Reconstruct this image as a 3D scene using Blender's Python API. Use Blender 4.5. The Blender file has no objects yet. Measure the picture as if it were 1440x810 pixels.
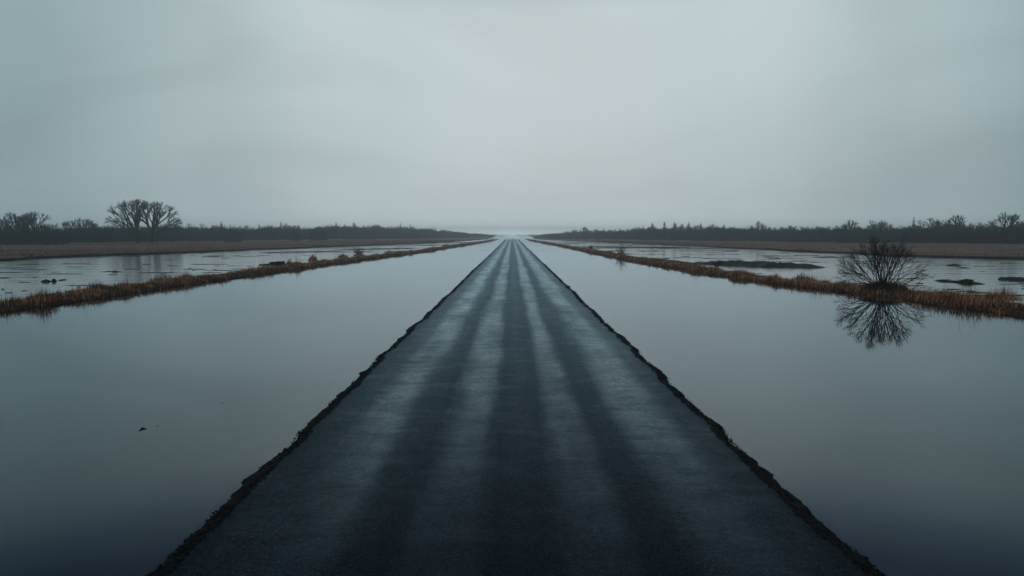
import bpy, math, random
import numpy as np
from mathutils import Vector, Matrix

SC = bpy.context.scene
COL = SC.collection
rng = np.random.default_rng(7)
random.seed(7)
R = math.radians

# ------------------------------------------------------------------ camera
H = 4.5
FPX = 1000.0
PITCH = math.atan(76.5 / FPX)
cam = bpy.data.cameras.new('camera')
cam.lens = 25.0
cam.sensor_width = 36.0
cam.clip_start = 0.1
cam.clip_end = 12000
co = bpy.data.objects.new('camera', cam)
COL.objects.link(co)
co.location = (0, 0, H)
co.rotation_euler = (R(90) - PITCH, 0, 0)
SC.camera = co


def G(px, py):
    """pixel of the 1440x810 photograph -> the point of the water plane it shows"""
    u = (px - 720) / FPX
    v = (405 - py) / FPX
    cp, sp = math.cos(PITCH), math.sin(PITCH)
    d = (u, cp + v * sp, v * cp - sp)
    t = H / -d[2]
    return (d[0] * t, d[1] * t)


def px_per_m(y):
    return FPX / y


# ------------------------------------------------------------------ numpy helpers
def hash2(ix, iy, seed=0):
    n = (ix.astype(np.int64) * 374761393 + iy.astype(np.int64) * 668265263 + seed * 1442695041) & 0x7fffffff
    n = ((n ^ (n >> 13)) * 1274126177) & 0x7fffffff
    n = (n ^ (n >> 16)) & 0xffff
    return n / 65535.0


def vnoise(x, y, seed=0):
    x = np.asarray(x, float)
    y = np.asarray(y, float) + np.zeros_like(x)
    x = x + np.zeros_like(y)
    ix, iy = np.floor(x), np.floor(y)
    fx, fy = x - ix, y - iy
    fx, fy = fx * fx * (3 - 2 * fx), fy * fy * (3 - 2 * fy)
    a, b = hash2(ix, iy, seed), hash2(ix + 1, iy, seed)
    c, d = hash2(ix, iy + 1, seed), hash2(ix + 1, iy + 1, seed)
    return (a + (b - a) * fx) * (1 - fy) + (c + (d - c) * fx) * fy * 1.0


def fbm(x, y, seed=0, oct=4):
    s, a, t = 0, 1.0, 0
    for k in range(oct):
        s = s + a * (vnoise(np.asarray(x) * 2 ** k, np.asarray(y) * 2 ** k, seed + k * 17) - .5)
        t += a
        a *= .5
    return s / t * 2


def mesh_np(name, verts, faces, mat, parent=None, smooth=False, link=True):
    """faces: (n,3) or (n,4) int array, or a list of such arrays"""
    if not isinstance(faces, (list, tuple)):
        faces = [faces]
    me = bpy.data.meshes.new(name)
    verts = np.asarray(verts, np.float32)
    me.vertices.add(len(verts))
    me.vertices.foreach_set('co', verts.ravel())
    loops = np.concatenate([np.asarray(f, np.int32).ravel() for f in faces])
    tot = np.concatenate([np.full(len(f), np.asarray(f).shape[1], np.int32) for f in faces])
    st = np.concatenate([[0], np.cumsum(tot)[:-1]]).astype(np.int32)
    me.loops.add(len(loops))
    me.loops.foreach_set('vertex_index', loops)
    me.polygons.add(len(tot))
    me.polygons.foreach_set('loop_start', st)
    me.polygons.foreach_set('loop_total', tot)
    me.polygons.foreach_set('use_smooth', np.full(len(tot), smooth))
    me.update(calc_edges=True)
    me.materials.append(mat)
    if not link:
        return me
    o = bpy.data.objects.new(name, me)
    COL.objects.link(o)
    o.parent = parent
    return o


def grid_faces(nr, nc):
    i = np.arange(nr - 1)[:, None] * nc + np.arange(nc - 1)[None, :]
    i = i.ravel()
    return np.stack([i, i + 1, i + nc + 1, i + nc], 1)


def tag(o, label=None, cat=None, group=None, kind=None):
    if label:
        o['label'] = label
    if cat:
        o['category'] = cat
    if group:
        o['group'] = group
    if kind:
        o['kind'] = kind
    return o


def empty(name, loc, label, cat, group=None):
    e = bpy.data.objects.new(name, None)
    e.location = loc
    e.empty_display_size = .3
    COL.objects.link(e)
    return tag(e, label, cat, group)


class Acc:
    """collects triangles and quads for one mesh"""
    def __init__(s):
        s.v, s.t, s.q, s.n = [], [], [], 0

    def add(s, v, t=None, q=None):
        v = np.asarray(v, float)
        if t is not None:
            s.t.append(np.asarray(t) + s.n)
        if q is not None:
            s.q.append(np.asarray(q) + s.n)
        s.v.append(v)
        s.n += len(v)

    def arrays(s):
        V = np.concatenate(s.v)
        F = []
        if s.t:
            F.append(np.concatenate(s.t))
        if s.q:
            F.append(np.concatenate(s.q))
        return V, F

    def build(s, name, mat, parent=None, smooth=False):
        V, F = s.arrays()
        return mesh_np(name, V, F, mat, parent, smooth)


# ------------------------------------------------------------------ materials
def new_mat(name):
    m = bpy.data.materials.new(name)
    m.use_nodes = True
    nt = m.node_tree
    nt.nodes.clear()
    out = nt.nodes.new('ShaderNodeOutputMaterial')
    return m, nt, out


def N(nt, typ, **kw):
    n = nt.nodes.new(typ)
    for k, v in kw.items():
        if k.startswith('i_'):
            n.inputs[k[2:].replace('_', ' ')].default_value = v
        else:
            setattr(n, k, v)
    return n


def ramp(nt, fac, stops, interp='LINEAR'):
    r = nt.nodes.new('ShaderNodeValToRGB')
    r.color_ramp.interpolation = interp
    el = r.color_ramp.elements
    while len(el) < len(stops):
        el.new(0.5)
    for e, (p, c) in zip(el, stops):
        e.position = p
        e.color = (c, c, c, 1) if isinstance(c, (int, float)) else (*c, 1)
    nt.links.new(fac, r.inputs[0])
    return r


def objcoord(nt, scale=(1, 1, 1)):
    tc = nt.nodes.new('ShaderNodeTexCoord')
    mp = nt.nodes.new('ShaderNodeMapping')
    mp.inputs['Scale'].default_value = scale
    nt.links.new(tc.outputs['Object'], mp.inputs['Vector'])
    return mp.outputs[0]


def simple_mat(name, cols, scale=2.0, rough=.85, bump=0.0, bscale=20.0, island=False, stretch=(1, 1, 1), iw=.6, spec=.06):
    m, nt, out = new_mat(name)
    L = nt.links
    b = N(nt, 'ShaderNodeBsdfPrincipled')
    b.inputs['Roughness'].default_value = rough
    b.inputs['Specular IOR Level'].default_value = spec
    vec = objcoord(nt, stretch)
    n = N(nt, 'ShaderNodeTexNoise')
    n.inputs['Scale'].default_value = scale
    n.inputs['Detail'].default_value = 5
    L.new(vec, n.inputs['Vector'])
    src = n.outputs['Fac']
    if island:
        g = N(nt, 'ShaderNodeNewGeometry')
        mx = N(nt, 'ShaderNodeMath', operation='MULTIPLY_ADD')
        L.new(g.outputs['Random Per Island'], mx.inputs[0])
        mx.inputs[1].default_value = iw
        m2 = N(nt, 'ShaderNodeMath', operation='MULTIPLY_ADD')
        L.new(src, m2.inputs[0])
        m2.inputs[1].default_value = 1.0
        m2.inputs[2].default_value = -iw / 2
        L.new(m2.outputs[0], mx.inputs[2])
        src = mx.outputs[0]
    k = len(cols)
    r = ramp(nt, src, [(.25 + .5 * i / max(1, k - 1), c) for i, c in enumerate(cols)])
    L.new(r.outputs[0], b.inputs['Base Color'])
    if bump:
        n2 = N(nt, 'ShaderNodeTexNoise')
        n2.inputs['Scale'].default_value = bscale
        n2.inputs['Detail'].default_value = 6
        L.new(vec, n2.inputs['Vector'])
        bp = N(nt, 'ShaderNodeBump')
        bp.inputs['Strength'].default_value = bump
        bp.inputs['Distance'].default_value = .05
        L.new(n2.outputs['Fac'], bp.inputs['Height'])
        L.new(bp.outputs[0], b.inputs['Normal'])
    L.new(b.outputs[0], out.inputs['Surface'])
    return m


M_grass = simple_mat('dry_grass', [(.035, .016, .010), (.22, .078, .034), (.42, .18, .085), (.66, .42, .25)],
                     scale=.45, rough=.9, island=True, iw=.5)
M_grass_far = simple_mat('dry_grass_far', [(.055, .034, .027), (.17, .092, .068), (.31, .18, .14), (.50, .38, .31)],
                         scale=1.0, rough=.95, island=True, stretch=(.012, .11, 1), iw=.22)
M_reed = simple_mat('reed', [(.022, .014, .010), (.075, .038, .022), (.15, .08, .042)], scale=2, rough=.9, island=True)
M_earth = simple_mat('bank_earth', [(.010, .008, .007), (.03, .019, .014), (.055, .03, .02)], scale=1.5, rough=.9, bump=.8, bscale=6)
M_mud = simple_mat('mud', [(.010, .010, .010), (.022, .019, .016), (.04, .032, .025)], scale=1.2, rough=.65, bump=.7, bscale=5, spec=.2)
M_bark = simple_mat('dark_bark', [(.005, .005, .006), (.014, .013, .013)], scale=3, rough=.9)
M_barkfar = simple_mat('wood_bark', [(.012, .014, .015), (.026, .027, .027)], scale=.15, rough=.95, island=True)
M_bush = simple_mat('bush_bark', [(.018, .012, .011), (.050, .032, .026)], scale=3, rough=.8)
M_conifer = simple_mat('conifer_needles', [(.012, .018, .015), (.028, .036, .028)], scale=.3, rough=.95, island=True)
M_stone = simple_mat('gravel', [(.001, .0015, .002), (.004, .0045, .0055), (.022, .023, .026)], scale=9, rough=.6, island=True)
M_wet = simple_mat('soaked_wood', [(.004, .004, .005), (.012, .010, .009)], scale=14, rough=.5, bump=.4, bscale=30)
M_frost = simple_mat('pale_straw', [(.22, .17, .14), (.36, .31, .27)], scale=1.0, rough=.95, island=True)


def field_material():
    m, nt, out = new_mat('field_soil')
    L = nt.links
    b = N(nt, 'ShaderNodeBsdfPrincipled')
    b.inputs['Roughness'].default_value = .95
    b.inputs['Specular IOR Level'].default_value = .15
    vec = objcoord(nt, (.012, .10, 1))
    n = N(nt, 'ShaderNodeTexNoise')
    n.inputs['Scale'].default_value = 1.0
    n.inputs['Detail'].default_value = 6
    n.inputs['Roughness'].default_value = .65
    L.new(vec, n.inputs['Vector'])
    r = ramp(nt, n.outputs['Fac'], [(.3, (.05, .026, .02)), (.44, (.13, .070, .052)), (.54, (.24, .15, .115)), (.66, (.38, .29, .23))])
    # soaked black mud below the tide line of the flood
    tz = nt.nodes.new('ShaderNodeTexCoord')
    sz_ = N(nt, 'ShaderNodeSeparateXYZ')
    L.new(tz.outputs['Object'], sz_.inputs[0])
    tl = N(nt, 'ShaderNodeMapRange')
    L.new(sz_.outputs[2], tl.inputs['Value'])
    tl.inputs['From Min'].default_value = .30
    tl.inputs['From Max'].default_value = .42
    mm = N(nt, 'ShaderNodeMixRGB', blend_type='MIX')
    L.new(tl.outputs[0], mm.inputs[0])
    mm.inputs[1].default_value = (.008, .008, .008, 1)
    L.new(r.outputs[0], mm.inputs[2])
    L.new(mm.outputs[0], b.inputs['Base Color'])
    L.new(b.outputs[0], out.inputs['Surface'])
    return m


M_field = field_material()


def bed_material():
    m, nt, out = new_mat('flooded_bed')
    L = nt.links
    b = N(nt, 'ShaderNodeBsdfPrincipled')
    b.inputs['Roughness'].default_value = .9
    b.inputs['Specular IOR Level'].default_value = 0
    v = objcoord(nt, (1, 1, 1))
    n = N(nt, 'ShaderNodeTexNoise')
    n.inputs['Scale'].default_value = .35
    n.inputs['Detail'].default_value = 7
    L.new(v, n.inputs['Vector'])
    # silt washed off the road shoulder lies in a strip along it
    sx = N(nt, 'ShaderNodeSeparateXYZ')
    L.new(v, sx.inputs[0])
    ab = N(nt, 'ShaderNodeMath', operation='ABSOLUTE')
    L.new(sx.outputs[0], ab.inputs[0])
    ad = N(nt, 'ShaderNodeMath', operation='MULTIPLY_ADD')
    L.new(n.outputs['Fac'], ad.inputs[0])
    ad.inputs[1].default_value = 2.6
    L.new(ab.outputs[0], ad.inputs[2])
    mr = N(nt, 'ShaderNodeMapRange')
    L.new(ad.outputs[0], mr.inputs['Value'])
    mr.inputs['From Min'].default_value = 5.5
    mr.inputs['From Max'].default_value = 8.0
    r = ramp(nt, mr.outputs[0], [(0, (.42, .25, .22)), (.5, (.12, .075, .070)), (1, (.004, .009, .015))], 'EASE')
    L.new(r.outputs[0], b.inputs['Base Color'])
    L.new(b.outputs[0], out.inputs['Surface'])
    return m


M_bed = bed_material()


def water_material(name, tint, rough, waves, refl=(1, 1, 1)):
    """waves: list of (scale xyz, noise scale, strength, distance)"""
    m, nt, out = new_mat(name)
    L = nt.links
    tr = N(nt, 'ShaderNodeBsdfTransparent')
    tr.inputs[0].default_value = (*tint, 1)
    gl = N(nt, 'ShaderNodeBsdfGlossy')
    gl.inputs['Color'].default_value = (*refl, 1)
    gl.inputs['Roughness'].default_value = rough
    fr = N(nt, 'ShaderNodeFresnel')
    fr.inputs['IOR'].default_value = 1.40
    nor = None
    for sc_, ns, st, dist in waves:
        n = N(nt, 'ShaderNodeTexNoise')
        n.inputs['Scale'].default_value = ns
        n.inputs['Detail'].default_value = 4
        L.new(objcoord(nt, sc_), n.inputs['Vector'])
        b = N(nt, 'ShaderNodeBump')
        b.inputs['Strength'].default_value = st
        b.inputs['Distance'].default_value = dist
        L.new(n.outputs['Fac'], b.inputs['Height'])
        if nor:
            L.new(nor, b.inputs['Normal'])
        nor = b.outputs[0]
    if nor:
        L.new(nor, gl.inputs['Normal'])
        L.new(nor, fr.inputs['Normal'])
    mx = N(nt, 'ShaderNodeMixShader')
    L.new(fr.outputs[0], mx.inputs[0])
    L.new(tr.outputs[0], mx.inputs[1])
    L.new(gl.outputs[0], mx.inputs[2])
    L.new(mx.outputs[0], out.inputs['Surface'])
    return m


M_canal = water_material('still_water', (.36, .43, .50), .012, [((1, 1, 1), .9, .10, .012)], (.86, .95, 1.0))
M_flood = water_material('rippled_water', (.4, .42, .45), .10,
                         [((.35, 1.0, 1), .8, .35, .05), ((.06, .5, 1), .6, .42, .16)])


def road_material():
    m, nt, out = new_mat('wet_asphalt')
    L = nt.links
    tc = nt.nodes.new('ShaderNodeTexCoord')
    sx = N(nt, 'ShaderNodeSeparateXYZ')
    L.new(tc.outputs['Object'], sx.inputs[0])

    def noise(scale, ns, det=4, rough=.55):
        mp = N(nt, 'ShaderNodeMapping')
        mp.inputs['Scale'].default_value = scale
        L.new(tc.outputs['Object'], mp.inputs['Vector'])
        n = N(nt, 'ShaderNodeTexNoise')
        n.inputs['Scale'].default_value = ns
        n.inputs['Detail'].default_value = det
        n.inputs['Roughness'].default_value = rough
        L.new(mp.outputs[0], n.inputs['Vector'])
        return n.outputs['Fac']

    def math_(op, a, b=None, c=None):
        n = N(nt, 'ShaderNodeMath', operation=op)
        for i, x in enumerate((a, b, c)):
            if x is None:
                continue
            if isinstance(x, (int, float)):
                n.inputs[i].default_value = x
            else:
                L.new(x, n.inputs[i])
        return n.outputs[0]

    # across-road position, nudged by long and short wobbles
    wob = math_('MULTIPLY_ADD', noise((1, .10, 1), .9, 3), .8, -.4)
    wob2 = math_('MULTIPLY_ADD', noise((1, .9, 1), 3.0, 4), .22, -.11)
    x = math_('ADD', math_('ADD', sx.outputs[0], wob), wob2)
    u = math_('MULTIPLY_ADD', x, 1 / 10.0, .5)     # -5..5 -> 0..1
    P = lambda xm: xm / 10.0 + .5
    # 1 = wet film standing in the wheel tracks, 0 = drained coarse asphalt
    wet = ramp(nt, u, [(P(-4.5), .0), (P(-3.8), .25), (P(-3.15), .85), (P(-2.75), .95), (P(-2.1), .15), (P(-1.7), .05),
                       (P(-1.1), .85), (P(-.75), .8), (P(-.25), .05), (P(.15), .12), (P(.6), .05), (P(1.05), .8), (P(1.35), .85),
                       (P(1.85), .06), (P(2.2), .1), (P(2.9), .9), (P(3.4), .95), (P(4.05), .25), (P(4.5), 0)], 'EASE').outputs[0]
    # crosswise drying streaks and larger blotches
    streak = noise((.8, 1.7, 1), 1.1, 6, .65)
    blot = noise((1, .35, 1), .55, 4)
    wet = math_('MULTIPLY', wet, ramp(nt, streak, [(.36, .62), (.58, 1.05)]).outputs[0])
    wet = math_('MULTIPLY', wet, ramp(nt, blot, [(.30, .45), (.60, 1.05)]).outputs[0])
    dryadd = ramp(nt, noise((.8, 1.6, 1), 1.0, 5), [(.50, 0.), (.80, .25)]).outputs[0]
    wet = math_('MINIMUM', math_('ADD', wet, dryadd), 1.0)
    grain = noise((1, 1, 1), 24, 4, .8)
    fine = noise((1, 1, 1), 90, 2, .6)
    col = ramp(nt, grain, [(.35, (.0020, .0030, .0042)), (.55, (.0060, .0080, .0100)), (.74, (.032, .036, .040))])
    dif = N(nt, 'ShaderNodeBsdfDiffuse')
    L.new(col.outputs[0], dif.inputs['Color'])
    gls = N(nt, 'ShaderNodeBsdfGlossy')
    film = N(nt, 'ShaderNodeMixRGB', blend_type='MIX')     # how much of the surface the water film covers
    L.new(wet, film.inputs[0])
    film.inputs[1].default_value = (.23, .32, .37, 1)
    film.inputs[2].default_value = (.72, .91, .99, 1)
    agg = N(nt, 'ShaderNodeMixRGB', blend_type='MULTIPLY')
    agg.inputs[0].default_value = 1
    speck = math_('MULTIPLY', ramp(nt, grain, [(.32, .35), (.48, .95), (.62, 1.05), (.74, 2.0)]).outputs[0],
                  ramp(nt, noise((1, 1, 1), 7, 6, .75), [(.3, .72), (.62, 1.12)]).outputs[0])
    L.new(film.outputs[0], agg.inputs[1])
    L.new(speck, agg.inputs[2])
    L.new(agg.outputs[0], gls.inputs['Color'])
    rr = N(nt, 'ShaderNodeMapRange')
    L.new(wet, rr.inputs['Value'])
    rr.inputs['To Min'].default_value = .30
    rr.inputs['To Max'].default_value = .15
    L.new(rr.outputs[0], gls.inputs['Roughness'])
    hgt = math_('MULTIPLY_ADD', grain, .7, math_('MULTIPLY', fine, .3))
    bs = N(nt, 'ShaderNodeMapRange')
    L.new(wet, bs.inputs['Value'])
    bs.inputs['To Min'].default_value = .45
    bs.inputs['To Max'].default_value = .16
    bp = N(nt, 'ShaderNodeBump')
    L.new(bs.outputs[0], bp.inputs['Strength'])
    bp.inputs['Distance'].default_value = .012
    L.new(hgt, bp.inputs['Height'])
    bp2 = N(nt, 'ShaderNodeBump')
    bp2.inputs['Strength'].default_value = .12
    bp2.inputs['Distance'].default_value = .02
    L.new(streak, bp2.inputs['Height'])
    L.new(bp.outputs[0], bp2.inputs['Normal'])
    fr = N(nt, 'ShaderNodeFresnel')
    fr.inputs['IOR'].default_value = 1.25
    for node in (dif, gls, fr):
        L.new(bp2.outputs[0], node.inputs['Normal'])
    mx = N(nt, 'ShaderNodeMixShader')
    L.new(fr.outputs[0], mx.inputs[0])
    L.new(dif.outputs[0], mx.inputs[1])
    L.new(gls.outputs[0], mx.inputs[2])
    L.new(mx.outputs[0], out.inputs['Surface'])
    return m


M_road = road_material()
M_shoulder = simple_mat('shoulder_grit', [(.002, .003, .004), (.006, .0075, .009), (.018, .021, .024)], scale=14, rough=.75, bump=1.0, bscale=26)

# ------------------------------------------------------------------ ground, water, fields
FAR = 3000.0


def ystep(y0, y1, s0, k):
    ys = [y0]
    while ys[-1] < y1:
        ys.append(ys[-1] + max(s0, k * max(0, ys[-1])))
    return np.array(ys)


gx = np.concatenate([[-FAR, -1500, -700, -300, -120, -60], np.linspace(-30, 30, 31), [60, 120, 300, 700, 1500, FAR]])
gy = np.concatenate([[-600, -200, -60], ystep(-30, 600, 3, .02), [800, 1200, 2000, FAR]])
X, Y = np.meshgrid(gx, gy)
Z = -.55 + .12 * fbm(X * .1, Y * .1, 3)
Z = np.where(np.abs(X) < 9, np.minimum(Z + .35 * np.clip((8 - np.abs(X)) / 3, 0, 1), -.12), Z)
g = mesh_np('ground', np.stack([X, Y, Z], -1).reshape(-1, 3), grid_faces(len(gy), len(gx)), M_bed, smooth=True)
tag(g, kind='structure')

# bank centre lines (front edge towards the road, width)
LB = [G(0, 441), G(200, 411), G(400, 381), G(500, 367), G(600, 353.5), G(650, 345.5), G(690, 339)]
RB = [G(1440, 449), G(1260, 421), G(1080, 399), G(970, 381), G(880, 365), G(795, 347.5), G(750, 339)]


def line_fn(pts, x_near):
    p = sorted(pts, key=lambda q: q[1])
    ys = np.array([-400, 0] + [q[1] for q in p] + [600])
    xs = np.array([x_near, x_near] + [q[0] for q in p] + [p[-1][0] * .8])
    return lambda y: np.interp(y, ys, xs)


lb_front = line_fn(LB, -30.5)
rb_front = line_fn(RB, 28.5)
lb_width = lambda y: np.interp(y, [0, 40, 85, 150, 400], [4.6, 4.4, 3.4, 2.8, 2.2])
rb_width = lambda y: np.interp(y, [0, 38, 50, 65, 120, 400], [6.5, 6.2, 5.2, 3.2, 2.6, 2.0])


def bank_z(t, X, Y):
    """t 0..1 across the bank"""
    prof = np.interp(t, [-.06, 0, .15, .4, .7, 1, 1.06], [-.35, -.04, .20, .33, .26, -.04, -.35])
    return prof + .10 * fbm(X * .6, Y * .6, 9) * (prof > -.2)


def make_bank(front, width, sgn, nm):
    ys = ystep(-120, 580, .45, .006)
    ts = np.linspace(-.06, 1.06, 15)
    T, Yy = np.meshgrid(ts, ys)
    w = width(Yy)
    wig = .5 * fbm(Yy * .22, 0, 31 if sgn > 0 else 37, 4) + .18 * fbm(Yy * 1.7, 2, 5)
    wig *= np.interp(Yy, [0, 80, 400], [1, 1.2, .8])
    Xx = front(Yy) + wig * (1 - T) + sgn * w * T + .5 * fbm(Yy * .3, 7, 11) * T
    Zz = bank_z(T, Xx, Yy)
    V = np.stack([Xx, Yy, Zz], -1).reshape(-1, 3)
    f = grid_faces(len(ys), len(ts))
    if sgn < 0:
        f = f[:, ::-1]
    o = mesh_np('bank', V, f, M_earth, smooth=True)
    tag(o, kind='structure')
    return wig


make_bank(lb_front, lb_width, -1, 'left')
make_bank(rb_front, rb_width, 1, 'right')

# water sheets: calm ditches between road and banks, rippled flood water behind the banks
ys = np.concatenate([[-600, -200], ystep(-100, 640, 6, .02), [760, 900, 1200, 1700, 2300, 3000]])  # far rows: open water added past the road end, brightening it with reflected sky


def water(nm, fa, fb, mat, ys_=ys):
    V = []
    for y in ys_:
        V.append((fa(y), y, 0))
        V.append((fb(y), y, 0))
    n = len(ys_)
    i = np.arange(n - 1) * 2
    f = np.stack([i, i + 1, i + 3, i + 2], 1)
    o = mesh_np(nm, np.array(V), f, mat, smooth=True)
    tag(o, kind='structure')
    return o


lmid = lambda y: float(lb_front(y) - .5 * lb_width(y))
rmid = lambda y: float(rb_front(y) + .5 * rb_width(y))
water('ditch_water', lmid, lambda y: -.002, M_canal)
water('ditch_water', lambda y: .002, rmid, M_canal)

# shorelines of the fields beyond the flood
LS = [G(0, 366), G(120, 361), G(250, 356), G(360, 351.5), G(560, 344), G(610, 341.8)]
RS = [G(1440, 365), G(1260, 360), G(1080, 351.5), G(900, 343), G(830, 339.5)]


def shore_fn(pts, near):
    p = sorted(pts, key=lambda q: q[1])
    ys_ = np.array([-600, 20] + [q[1] for q in p] + [520, 620, 2900])
    xs = np.array([near * 1.9, near] + [q[0] for q in p] + [p[-1][0] * .6, math.copysign(20, p[-1][0]), math.copysign(60, p[-1][0])])  # far shores held apart to leave room for the added bright water
    return lambda y: np.interp(y, ys_, xs)


ls = shore_fn(LS, -125)
rs = shore_fn(RS, 130)
ys2 = np.concatenate([[-600, -200], ystep(-100, 640, 6, .02), [760, 900, 1200, 1700, 2300, 3000]])
water('flood_water', lambda y: min(float(ls(y)) - 6, lmid(y) - .01), lmid, M_flood, ys2)
water('flood_water', rmid, lambda y: max(float(rs(y)) + 6, rmid(y) + .01), M_flood, ys2)


def field(shore, sgn):
    ys_ = np.concatenate([[-600, -200], ystep(-60, 700, 1.5, .008), [760, 850, 1000, 1300, 1800, 2400, FAR]])
    off = np.array([-1.2, -.4, 0, .3, .8, 2, 4, 8, 15, 30, 60, 120, 250, 600, 1400, FAR + 200])
    O, Yy = np.meshgrid(off, ys_)
    s = shore(Yy)
    # wavering shoreline, only outwards from the centre line
    wig = (3.5 * fbm(Yy * .05, 1, 60 + sgn) + 1.2 * fbm(Yy * .3, 1, 63)) * np.clip(np.abs(s) / 20, 0, 1)
    Xx = s + sgn * (O) + wig * np.clip(1 - O / 60, 0, 1)
    edge = np.abs(s) < 1
    Xx = np.where(edge & (O <= 0), sgn * .002, Xx)
    Zz = np.interp(O, [-1.2, -.4, 0, .3, .8, 2, 8, 30, 120], [-.5, -.2, -.02, .36, .42, .46, .50, .56, .66]) \
        + .10 * fbm(Xx * .12, Yy * .12, 44) * (O > .5)
    Zz = np.where(edge & (O <= 0.1), .25, Zz)
    Xx = np.clip(Xx, -FAR, FAR)
    V = np.stack([Xx, Yy, Zz], -1).reshape(-1, 3)
    f = grid_faces(len(ys_), len(off))
    if sgn < 0:
        f = f[:, ::-1]
    o = mesh_np('field', V, f, M_field, smooth=True)
    tag(o, kind='structure')


field(ls, -1)
field(rs, 1)

# ------------------------------------------------------------------ road
ROAD_END = 548


def road_edge(y, sgn):
    e = 4.43 + .09 * fbm(y * .09, 0, 71 + sgn, 3) + .07 * fbm(y * .6, 3, 81 + sgn, 4) \
        + .05 * fbm(y * 2.6, 3, 91 + sgn, 3)
    e = e + np.interp(y, [40, 130, 500], [0, .0, .45])
    # broken bites and crumbled tongues
    b = vnoise(y * .55, 0, 101 + sgn)
    e = e + np.where(b > .8, (b - .8) * .8, 0) - np.where(b < .12, (.12 - b) * .8, 0)
    return e


yr = ystep(-12, ROAD_END, .10, .0045)
cols = np.linspace(-1, 1, 41)
T, Yy = np.meshgrid(cols, yr)
Xx = np.where(T < 0, T * road_edge(Yy, -1), T * road_edge(Yy, 1))
camber = .17 - .0018 * Xx ** 2
rut = -.012 * (np.exp(-((Xx + 2.95) / .5) ** 2) + np.exp(-((Xx - 3.2) / .6) ** 2) + np.exp(-((Xx + .9) / .35) ** 2) + np.exp(-((Xx - 1.2) / .35) ** 2))
Zz = camber + rut + .006 * fbm(Xx * .8, Yy * .8, 120)
V = np.stack([Xx, Yy, Zz], -1).reshape(-1, 3)
road = mesh_np('road', V, grid_faces(len(yr), len(cols)), M_road, smooth=True)
tag(road, kind='structure')

# the crumbled shoulder falls from the asphalt into the water
for sgn in (-1, 1):
    sc = np.array([-.03, 0, .05, .10, .15, .21, .27, .34, .42, .65])
    sz = np.array([-.02, .004, .012, .0, -.02, -.05, -.085, -.13, -.20, -.36])
    O, Yy = np.meshgrid(sc, yr)
    e = road_edge(Yy, sgn)
    spread = 1 + .35 * fbm(Yy * .7, 5, 131 + sgn, 4)
    Xx = sgn * (e + np.where(O > 0, O * spread, O) + .05 * fbm(Yy * 5, O * 12, 141 + sgn, 3) * (O > .04))
    base = .17 - .0018 * e ** 2
    Zz = base + np.interp(O, sc, sz) + (.028 * fbm(Yy * 4, O * 14, 151 + sgn, 4) + .02 * fbm(Yy * 15, O * 40, 152, 2)) * (O > .01)
    V = np.stack([Xx, Yy, Zz], -1).reshape(-1, 3)
    f = grid_faces(len(yr), len(sc))
    if sgn < 0:
        f = f[:, ::-1]
    o = mesh_np('road_shoulder', V, f, M_shoulder)
    tag(o, kind='structure')

# gravel and asphalt crumbs along both shoulders
ico_v = np.array([(0, 0, 1), (.894, 0, .447), (.276, .851, .447), (-.724, .526, .447), (-.724, -.526, .447), (.276, -.851, .447),
                  (.724, .526, -.447), (-.276, .851, -.447), (-.894, 0, -.447), (-.276, -.851, -.447), (.724, -.526, -.447), (0, 0, -1)])
ico_f = np.array([(0, 1, 2), (0, 2, 3), (0, 3, 4), (0, 4, 5), (0, 5, 1), (1, 6, 2), (2, 7, 3), (3, 8, 4), (4, 9, 5), (5, 10, 1),
                  (2, 6, 7), (3, 7, 8), (4, 8, 9), (5, 9, 10), (1, 10, 6), (11, 7, 6), (11, 8, 7), (11, 9, 8), (11, 10, 9), (11, 6, 10)])


def stones(pos, size, flat=.7):
    n = len(pos)
    v = ico_v[None] * (1 + .45 * (rng.random((n, 12, 1)) - .5))
    v = v * (size[:, None, None] * (.7 + .6 * rng.random((n, 1, 3))))
    a = rng.random(n) * 6.28
    c, s = np.cos(a)[:, None], np.sin(a)[:, None]
    v = np.stack([v[..., 0] * c - v[..., 1] * s, v[..., 0] * s + v[..., 1] * c, v[..., 2] * flat], -1) + pos[:, None]
    f = ico_f[None] + (np.arange(n) * 12)[:, None, None]
    return v.reshape(-1, 3), f.reshape(-1, 3)


n = 24000
yy = 6 + 100 * rng.random(n) ** 1.9
sg = np.where(rng.random(n) < .5, -1, 1)
e = np.where(sg < 0, road_edge(yy, -1), road_edge(yy, 1))
o_ = np.abs(rng.normal(.12, .16, n)) - .03
ed = .17 - .0018 * e ** 2
zz = ed + np.interp(o_, [0, .1, .22, .37, .7], [.0, .0, -.05, -.13, -.3])
keep = zz > -.03
pos = np.stack([sg * (e + o_), yy, zz], -1)[keep]
size = (.006 + .018 * rng.random(len(pos)) ** 3) * np.interp(pos[:, 1], [5, 40, 100], [1, 1.3, 2.2])
v, f = stones(pos, size)
tag(mesh_np('gravel', v, f, M_stone), 'loose black gravel and asphalt crumbs along both road shoulders', 'gravel', kind='stuff')


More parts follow.
